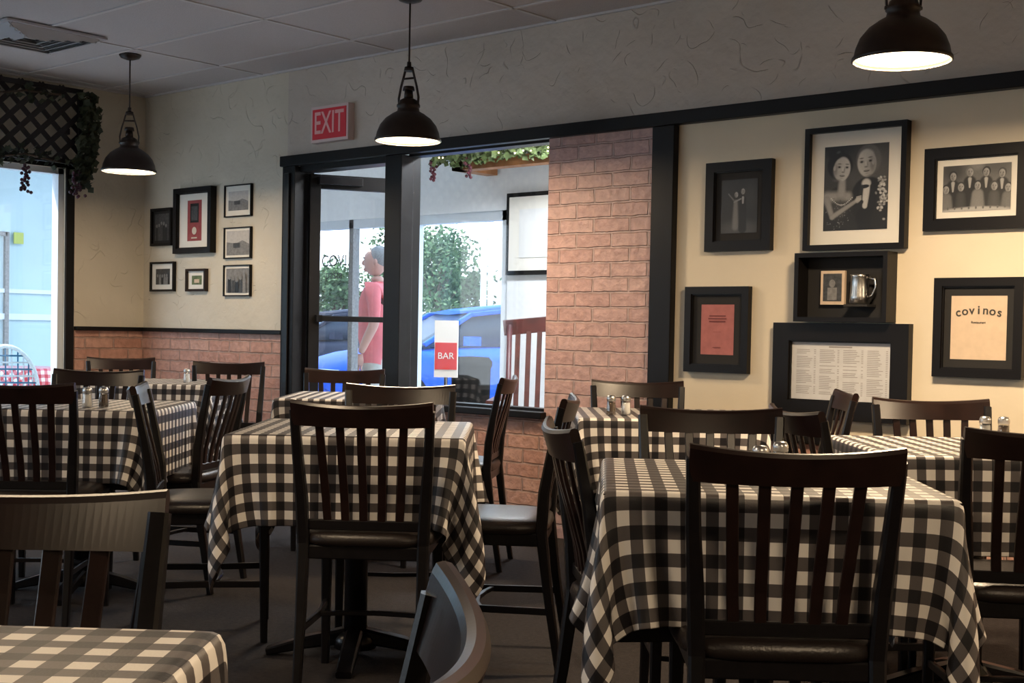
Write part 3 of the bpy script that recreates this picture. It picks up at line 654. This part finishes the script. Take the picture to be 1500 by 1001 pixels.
# ------------------------------------------------------------------ pendant lamps
def lamp():
    b=MB()
    b.lathe([(.160,0),(.164,.004),(.163,.014),(.157,.020),(.152,.045),(.138,.080),(.112,.112),(.080,.135),(.056,.148),(.052,.165),(.058,.170),(.058,.180),(.050,.186),(.046,.20),(.030,.21),(.001,.212)],'bronze',48)
    b.lathe([(.158,.002),(.15,.04),(.13,.08),(.10,.11),(.06,.13),(.001,.135)],'lampin',48)
    b.cyl((0,0,.212),(0,0,.25),.024,.020,'bronze',20); b.cyl((0,0,.25),(0,0,.27),.03,.026,'bronze',20)
    for sx in(-1,1): b.strip([(sx*.055,0,.175),(sx*.058,0,.215),(sx*.046,0,.27),(sx*.032,0,.315),(sx*.022,0,.35)],.014,.006,'bronze',Vector((0,1,0)))
    b.cyl((-.062,0,.178),(.062,0,.178),.006,.006,'bronze'); b.cyl((-.034,0,.31),(.034,0,.31),.005,.005,'bronze')
    b.cyl((0,0,.345),(0,0,.365),.026,.022,'bronze',20); b.cyl((0,0,.365),(0,0,.39),.012,.010,'bronze',16)
    zt=CH-2.00
    b.cyl((0,0,.39),(0,0,zt-.02),.0045,.0045,'bronze',8)
    b.lathe([(.001,zt-.035),(.02,zt-.034),(.055,zt-.022),(.065,zt-.008),(.065,zt-.001),(.001,zt-.001)],'bronze',32)
    b.disc((0,0,.012),.150,'diff',40)
    return b.mesh("pendant_lamp")
lm=lamp()
for i,(x,y) in enumerate(((-6.95,4.42),(-4.60,4.48),(-1.885,4.115),(.75,4.15),(-2.6,1.4),(-5.3,1.0),(.3,1.2),(-1.5,-1.6))):  # pendants off the wall-side row are out of view, added to light the room
    o=place(lm,"pendant_lamp",(x,y,2.0),.7 if i!=1 else .2)
    ld=bpy.data.lights.new("lamp_bulb",'AREA'); ld.shape='DISK'; ld.size=.26; ld.energy=(13,24,54,66,17,13,28,18)[i]; ld.color=(1,.75,.48)
    lo=bpy.data.objects.new("lamp_bulb",ld); COL.objects.link(lo); lo.parent=o; lo.location=(0,0,.006)
# ------------------------------------------------------------------ dining chairs
def chair():
    b=MB(); X=Vector((1,0,0)); k='metal'
    def back(x,z): # y of the curved, reclined back at height z
        base=-.185-.02*max(0,(z-.45))-.22*max(0,z-.55)**1.15
        return base-.028*(1-(x/.2)**2)*min(1,max(0,(z-.45)/.3))
    for sx in(-1,1):
        b.strip([(sx*.178,-.255,0),(sx*.176,-.215,.25),(sx*.176,-.19,.45),(sx*.182,-.197,.58),(sx*.190,back(.19,.7),.70),(sx*.197,back(.197,.84),.845)],[.024,.03,.034,.034,.03,.026],[.024,.03,.036,.036,.03,.024],k,X)
        b.strip([(sx*.180,.185,0),(sx*.178,.18,.44)],[.024,.034],[.024,.034],k,X)
        b.strip([(sx*.177,-.22,.20),(sx*.165,0,.20),(sx*.179,.18,.20)],.014,.022,k,X)
    rings=[]
    for i in range(41):
        x=-.205+.41*i/40; q=(x/.205)**2
        zt=.860+.014*q; zb=.795+.004*q; y1=back(x*.97,.86)-.004; y0=back(x*.97,.80)
        rings.append([(x,y0-.011,zb),(x,y1-.011,zt-.010),(x,y1-.007,zt-.002),(x,y1,zt),(x,y1+.007,zt-.002),(x,y1+.011,zt-.010),(x,y0+.011,zb)])
    b.loft(rings,'wood_dk',smooth=False)
    b.strip([(-.18,back(.18,.505),.505),(-.09,back(.09,.505),.505),(0,back(0,.505),.505),(.09,back(.09,.505),.505),(.18,back(.18,.505),.505)],.03,.016,k,Vector((0,0,1)))
    for i in range(5):
        u=-.122+.061*i
        b.strip([(u*(.86+.14*(z-.5)/.3),back(u,z),z) for z in(.505,.58,.66,.74,.80)],.024,.010,'wood_dk',X)
    for (p,q) in(((-.176,.178,.425),(.176,.178,.425)),((-.174,-.19,.425),(.174,-.19,.425))): b.strip([p,q],.04,.02,k,Vector((0,0,1)))
    for sx in(-1,1): b.strip([(sx*.176,-.19,.425),(sx*.178,.178,.425)],.04,.02,k,Vector((0,0,1)))
    b.strip([(-.17,.0,.20),(-.09,.02,.20),(0,.03,.20),(.09,.02,.20),(.17,.0,.20)],.014,.018,k,Vector((0,0,1)))
    def se(t,a): c=math.cos(t); return math.copysign(abs(c)**a,c)
    rings=[]
    for q,z in((.93,.440),(1.0,.446),(1.02,.458),(1.0,.474),(.93,.484),(.7,.490),(.3,.492)):
        rings.append([((.208+.008*se(t-math.pi/2,.5))*se(t,.45)*q,.208*se(t-math.pi/2,.45)*q-.0,z) for t in [2*math.pi*i/40 for i in range(40)]])
    b.loft(rings,'vinyl')
    return b.mesh("dining_chair")
cm=chair()
def put_chair(s,D,face,jit=0,name="dining_chair"):
    """s,D = position of the back's top rail; face: F,B,L,R in the dining layout"""
    ang={'F':0,'L':90,'B':180,'R':-90}[face]+jit
    rz=A41+math.radians(ang); fw=Vector((-math.sin(rz),math.cos(rz),0)); p=DP(s,D)+fw*.30
    place(cm,name,(p.x,p.y,0),rz)
for a in [(-.43,3.66,'F',-3),(-.42,4.95,'B',2),(-.86,6.72,'B',0),(-1.34,4.50,'R',10),(-1.12,5.35,'L',-10),(-1.72,4.45,'F',0),(-1.88,5.95,'B',0),
          (-1.66,7.62,'B',8),(-2.46,8.15,'B',20),(.23,4.22,'L',-6),(.03,5.95,'L',-8),(.07,2.98,'R',6),(.56,5.82,'B',0),(.58,3.80,'B',-2),
          (1.34,5.02,'L',-4),(.79,3.80,'R',8),(1.48,4.62,'B',0),(1.28,3.02,'F',-6),(.545,2.42,'F',-2),(-.635,1.66,'B',2),(-.005,.95,'L',2),(-2.55,5.1,'R',0)]:
    put_chair(*a)
# ------------------------------------------------------------------ tables and tablecloths
def sim_cloth(seed):
    n=69; h=.0182; hw=20*h; L=(n-1)*h; rng=np.random.default_rng(seed)
    g=(np.arange(n)-(n-1)/2)*h; X,Y=np.meshgrid(g,g,indexing='ij')
    P=np.stack([X,Y,np.zeros_like(X)],-1)
    ox=np.maximum(np.abs(X)-hw,0); oy=np.maximum(np.abs(Y)-hw,0); dist=np.hypot(ox,oy)
    pin=(np.maximum(np.abs(X),np.abs(Y))<=hw+1e-6)
    P[...,2]=-.5*dist; P[...,0]-=np.sign(X)*ox*.13; P[...,1]-=np.sign(Y)*oy*.13
    ph=rng.uniform(0,6.28,4)
    wob=.006*np.sin(X*17+ph[0])+.006*np.sin(Y*15+ph[1]); P[...,0]+=np.where(ox>0,wob,0); P[...,1]+=np.where(oy>0,wob,0)
    P[~pin]+=rng.normal(0,.002,(int((~pin).sum()),3))
    w=np.where(pin,0.,1.)[...,None]; Q=P.copy(); pinned=P[pin].copy(); V=np.zeros_like(P)
    def con(a,b,rest,k):
        A=P[a];B=P[b];wa=w[a];wb=w[b]; d=B-A; l=np.sqrt((d*d).sum(-1,keepdims=True))+1e-9; ws=wa+wb+1e-9
        c=d*((l-rest)/l/ws*k); P[a]=A+wa*c; P[b]=P[b]-wb*c
    s=slice
    cons=[]
    for ax in(0,1):
        for st in(0,1):
            a=[s(None),s(None)];b_=[s(None),s(None)]; m=(n-1-st)//2
            a[ax]=s(st,st+2*m,2); b_[ax]=s(st+1,st+1+2*m,2); cons.append((tuple(a),tuple(b_),h,1.0))
    sh=[((s(0,-1),s(0,-1)),(s(1,None),s(1,None)),h*1.4142,.10),((s(1,None),s(0,-1)),(s(0,-1),s(1,None)),h*1.4142,.10)]
    bd=[((s(0,-3),s(None)),(s(3,None),s(None)),3*h,.035),((s(None),s(0,-3)),(s(None),s(3,None)),3*h,.035),((s(0,-3),s(0,-3)),(s(3,None),s(3,None)),3*h*1.4142,.01),((s(3,None),s(0,-3)),(s(0,-3),s(3,None)),3*h*1.4142,.01)]
    dt=1/60; e=hw+.004
    for step in range(230):
        V=(P-Q)*.97; Q=P.copy(); P=P+V*w; P[...,2]-=9.8*dt*dt*w[...,0]*.8
        for it in range(10):
            for c in sh: con(*c)
            if it%2==0:
                for c in bd: con(*c)
            for c in cons: con(*c)
        below=(~pin)&(np.abs(P[...,0])<e)&(np.abs(P[...,1])<e)&(P[...,2]<-.001)
        px=e-np.abs(P[...,0]); py=e-np.abs(P[...,1])
        mx=below&(px<=py); my=below&(px>py)
        P[...,0]=np.where(mx,np.sign(P[...,0])*e,P[...,0]); P[...,1]=np.where(my,np.sign(P[...,1])*e,P[...,1])
        P[pin]=pinned
    me=bpy.data.meshes.new("tablecloth"); vs=P.reshape(-1,3)
    F=[(i*n+j,(i+1)*n+j,(i+1)*n+j+1,i*n+j+1) for i in range(n-1) for j in range(n-1)]
    me.from_pydata([tuple(v) for v in vs],[],F); uv=me.uv_layers.new(name="UVMap")
    G=[(g[i]+2.0131,g[j]+2.0131) for i in range(n) for j in range(n)]
    for lp in me.loops: uv.data[lp.index].uv=G[lp.vertex_index]
    for p in me.polygons: p.use_smooth=True
    me.materials.append(M['cloth']); return me
cms=[sim_cloth(1),sim_cloth(5)]
def table():
    b=MB(); b.box((0,0,.735),(.725,.725,.028),'wood_dk'); b.cyl((0,0,.04),(0,0,.70),.038,.038,'metal',20); b.box((0,0,.712),(.34,.34,.015),'metal')
    for a in range(4):
        R=Matrix.Rotation(a*math.pi/2,3,'Z'); b.strip([R@Vector(v) for v in((.03,0,.07),(.16,0,.045),(.29,0,.012))],[.06,.055,.05],[.05,.04,.022],'metal',R@Vector((0,1,0)))
    b.lathe([(.001,.09),(.05,.085),(.07,.06),(.07,.03),(.001,.03)],'metal',20)
    return b.mesh("dining_table")
tm=table()
TABLES=[(-.50,4.25,0,0),(.58,3.00,-4,1),(.62,5.30,0,0),(-1.72,5.20,0,1),(-2.02,7.45,0,0),(-.72,6.25,0,1),(1.42,3.96,0,0),(-.68,1.03,-2,1),]
for i,(s_,D,j,v) in enumerate(TABLES):
    p=DP(s_,D); rz=A41+math.radians(j)
    place(tm,"dining_table",(p.x,p.y,0),rz)
    o=place(cms[v],"tablecloth",(p.x,p.y,.754),rz+math.pi/2*((i*3)%4))
    sd=o.modifiers.new("solid",'SOLIDIFY'); sd.thickness=.0012; sd.offset=1; ss=o.modifiers.new("sub",'SUBSURF'); ss.levels=1; ss.render_levels=1
def shaker(fill,nm):
    b=MB(); b.lathe([(.001,0),(.019,0),(.021,.004),(.0205,.02),(.017,.055),(.016,.06)],'glassj',16); b.lathe([(.001,.003),(.018,.003),(.0175,.02),(.0155,.05),(.001,.05)],fill,16)
    b.lathe([(.0165,.056),(.018,.058),(.018,.070),(.014,.078),(.001,.080)],'steel',16); return b.mesh(nm)
sa=shaker('salt',"salt_shaker"); pe=shaker('pepper',"pepper_shaker")
for s_,D,m_ in((.56,2.90,sa),(.63,3.02,pe),(.395,5.12,pe),(.455,5.14,sa),(-1.63,4.98,sa),(-1.58,5.02,pe),(-1.83,7.3,sa),(1.53,4.18,sa),(1.59,4.18,pe)):
    p=DP(s_,D); place(m_,m_.name.split('.')[0],(p.x,p.y,.7555))
# ------------------------------------------------------------------ man outside
def skinned(V_,E_,R_,root=0,sub=2):
    me=bpy.data.meshes.new("tmp"); me.from_pydata(V_,E_,[]); o=bpy.data.objects.new("tmp",me); COL.objects.link(o)
    sm=o.modifiers.new("skin",'SKIN'); sm.use_smooth_shade=True; su=o.modifiers.new("s",'SUBSURF'); su.levels=sub; su.render_levels=sub
    for i,r in enumerate(R_):
        r=r if isinstance(r,tuple) else (r,r); me.skin_vertices[0].data[i].radius=r; me.skin_vertices[0].data[i].use_root=(i==root)
    dg=bpy.context.evaluated_depsgraph_get(); out=bpy.data.meshes.new_from_object(o.evaluated_get(dg)); bpy.data.objects.remove(o); return out
V_=[(0,0,.93),(.02,0,1.08),(.035,0,1.22),(.01,0,1.38),(-.005,0,1.47),(.005,0,1.53)]
R_=[(.155,.14),(.165,.16),(.155,.155),(.165,.115),(.075,.065),(.058,.058)]
E_=[(0,1),(1,2),(2,3),(3,4),(4,5)]
def chain(st,pts,rs):
    i=st
    for p,r in zip(pts,rs): V_.append(p); R_.append(r); E_.append((i,len(V_)-1)); i=len(V_)-1
for sy in(-1,1):
    chain(3,[(-.005,sy*.17,1.41),(-.03,sy*.225,1.28),(-.04,sy*.25,1.12),(.03,sy*.245,.98),(.08,sy*.235,.87)],[.07,.06,.047,.040,.030])
    chain(0,[(.0,sy*.095,.86),(.01,sy*.11,.68),(.02,sy*.115,.50),(-.005,sy*.12,.30),(-.02,sy*.12,.10),(.02,sy*.12,.045),(.13,sy*.13,.035)],[.10,.088,.062,.058,.042,.042,.038])
body=skinned(V_,E_,R_)
for k in('shirt','short','skin','shoe'): body.materials.append(M[k])
for p in body.polygons:
    c=p.center; p.use_smooth=True
    arm=abs(c.y)>.19 and c.z<1.16 and c.z>.8
    p.material_index=2 if arm or c.z>1.475 else (0 if c.z>.80 else (1 if c.z>.50 else (2 if c.z>.11 else 3)))
man=bpy.data.objects.new("man",None); COL.objects.link(man); mp=(-8.02,7.48)
man.location=(mp[0],mp[1],0); man.rotation_euler=(0,0,math.atan2(-.656,-.755)-.12)
o=place(body,"body"); o.parent=man
b=MB(); b.ball((.02,0,1.64),.1,'skin',3,(.98,.78,1.2)); b.ball((-.016,0,1.678),.1,'hair',3,(.96,.83,1.0))
b.ball((.118,0,1.63),.018,'skin',2,(1,.7,1.3)); b.ball((.09,0,1.575),.03,'skin',2,(1,1.1,.7)); b.ball((.108,0,1.588),.012,'red',1,(.6,1.8,.4))
for sy in(-1,1):
    b.ball((.0,sy*.08,1.635),.026,'skin',2,(.7,.35,1.1)); b.ball((.102,sy*.032,1.652),.009,'g4',2); b.ball((.109,sy*.032,1.652),.005,'g1',1); b.box((.105,sy*.033,1.672),(.012,.03,.006),'hair')
o=b.obj("head"); o.parent=man
for sy in(-1,1):
    b=MB(); x0,y0_,z0_=.085,sy*.235,.86
    b.loft([[(x0+dx+a*wd,y0_+c_*.014,z) for a,c_ in((-1,-1),(-1,1),(1,1),(1,-1))] for dx,wd,z in((0,.025,z0_+.01),(.008,.04,z0_-.04),(.012,.042,z0_-.085))],'skin')
    for i,(dx,ln) in enumerate(((-.028,.06),(-.008,.075),(.014,.08),(.034,.072))):
        b.tube([(x0+dx+.01,y0_,z0_-.08),(x0+dx+.016,y0_-sy*.004,z0_-.08-ln*.5),(x0+dx+.008,y0_-sy*.014,z0_-.08-ln)],[.0095,.009,.006],'skin')
    b.tube([(x0+.03,y0_,z0_-.02),(x0+.06,y0_-sy*.01,z0_-.055),(x0+.062,y0_-sy*.02,z0_-.09)],[.012,.011,.007],'skin')
    o=b.obj("hand"); o.parent=man
# ------------------------------------------------------------------ light
w=bpy.data.worlds.new("sky"); SC.world=w; w.use_nodes=True; nt=w.node_tree; bg=nt.nodes["Background"]
tc=N(nt,"ShaderNodeTexCoord"); sp=N(nt,"ShaderNodeSeparateXYZ"); nt.links.new(tc.outputs["Generated"],sp.inputs[0])
cr=N(nt,"ShaderNodeValToRGB"); cr.color_ramp.elements[0].position=.0; cr.color_ramp.elements[0].color=(.86,.94,1,1); cr.color_ramp.elements[1].position=.6; cr.color_ramp.elements[1].color=(.48,.71,1,1)
nt.links.new(sp.outputs[2],cr.inputs[0]); nt.links.new(cr.outputs[0],bg.inputs[0]); bg.inputs[1].default_value=4.2
sd=bpy.data.lights.new("sun",'SUN'); sd.energy=8; sd.angle=.02; sd.color=(1,.95,.86); so=bpy.data.objects.new("sun",sd); COL.objects.link(so)
so.rotation_euler=Vector((.35,.45,-.8)).to_track_quat('-Z','Y').to_euler()
def portal(name,loc,rot,sx,sy):
    l=bpy.data.lights.new(name,'AREA'); l.shape='RECTANGLE'; l.size=sx; l.size_y=sy; l.cycles.is_portal=True
    o=bpy.data.objects.new(name,l); COL.objects.link(o); o.location=loc; o.rotation_euler=rot
for i,(y0_,y1_) in enumerate(wins): portal("window_portal",(XL-.16,(y0_+y1_)/2,1.33),(0,-math.pi/2,0),1.6,y1_-y0_)
portal("window_portal",(-5.5,YB-.16,1.45),(math.pi/2,0,0),2.2,1.3)
portal("window_portal",(-7.3,7.15,1.0),(-math.pi/2,0,0),2.2,1.9)
# ------------------------------------------------------------------ camera
f=1900.0; p_=math.atan(55/f); r_=math.atan(.019)
F0=Vector((-math.sin(A41),math.cos(A41),0)); R0=Vector((math.cos(A41),math.sin(A41),0)); Z=Vector((0,0,1))
F=F0*math.cos(p_)-Z*math.sin(p_); U0=Z*math.cos(p_)+F0*math.sin(p_); U=U0*math.cos(r_)-R0*math.sin(r_); R=R0*math.cos(r_)+U0*math.sin(r_)
cd=bpy.data.cameras.new("camera"); cam=bpy.data.objects.new("camera",cd); COL.objects.link(cam)
cd.sensor_width=36; cd.sensor_fit='HORIZONTAL'; cd.lens=f/1500*36; cd.shift_y=40/1500; cd.clip_start=.05; cd.clip_end=900
m4=Matrix((R,U,-F)).transposed().to_4x4(); m4.translation=Vector((0,0,1.08)); cam.matrix_world=m4
SC.camera=cam
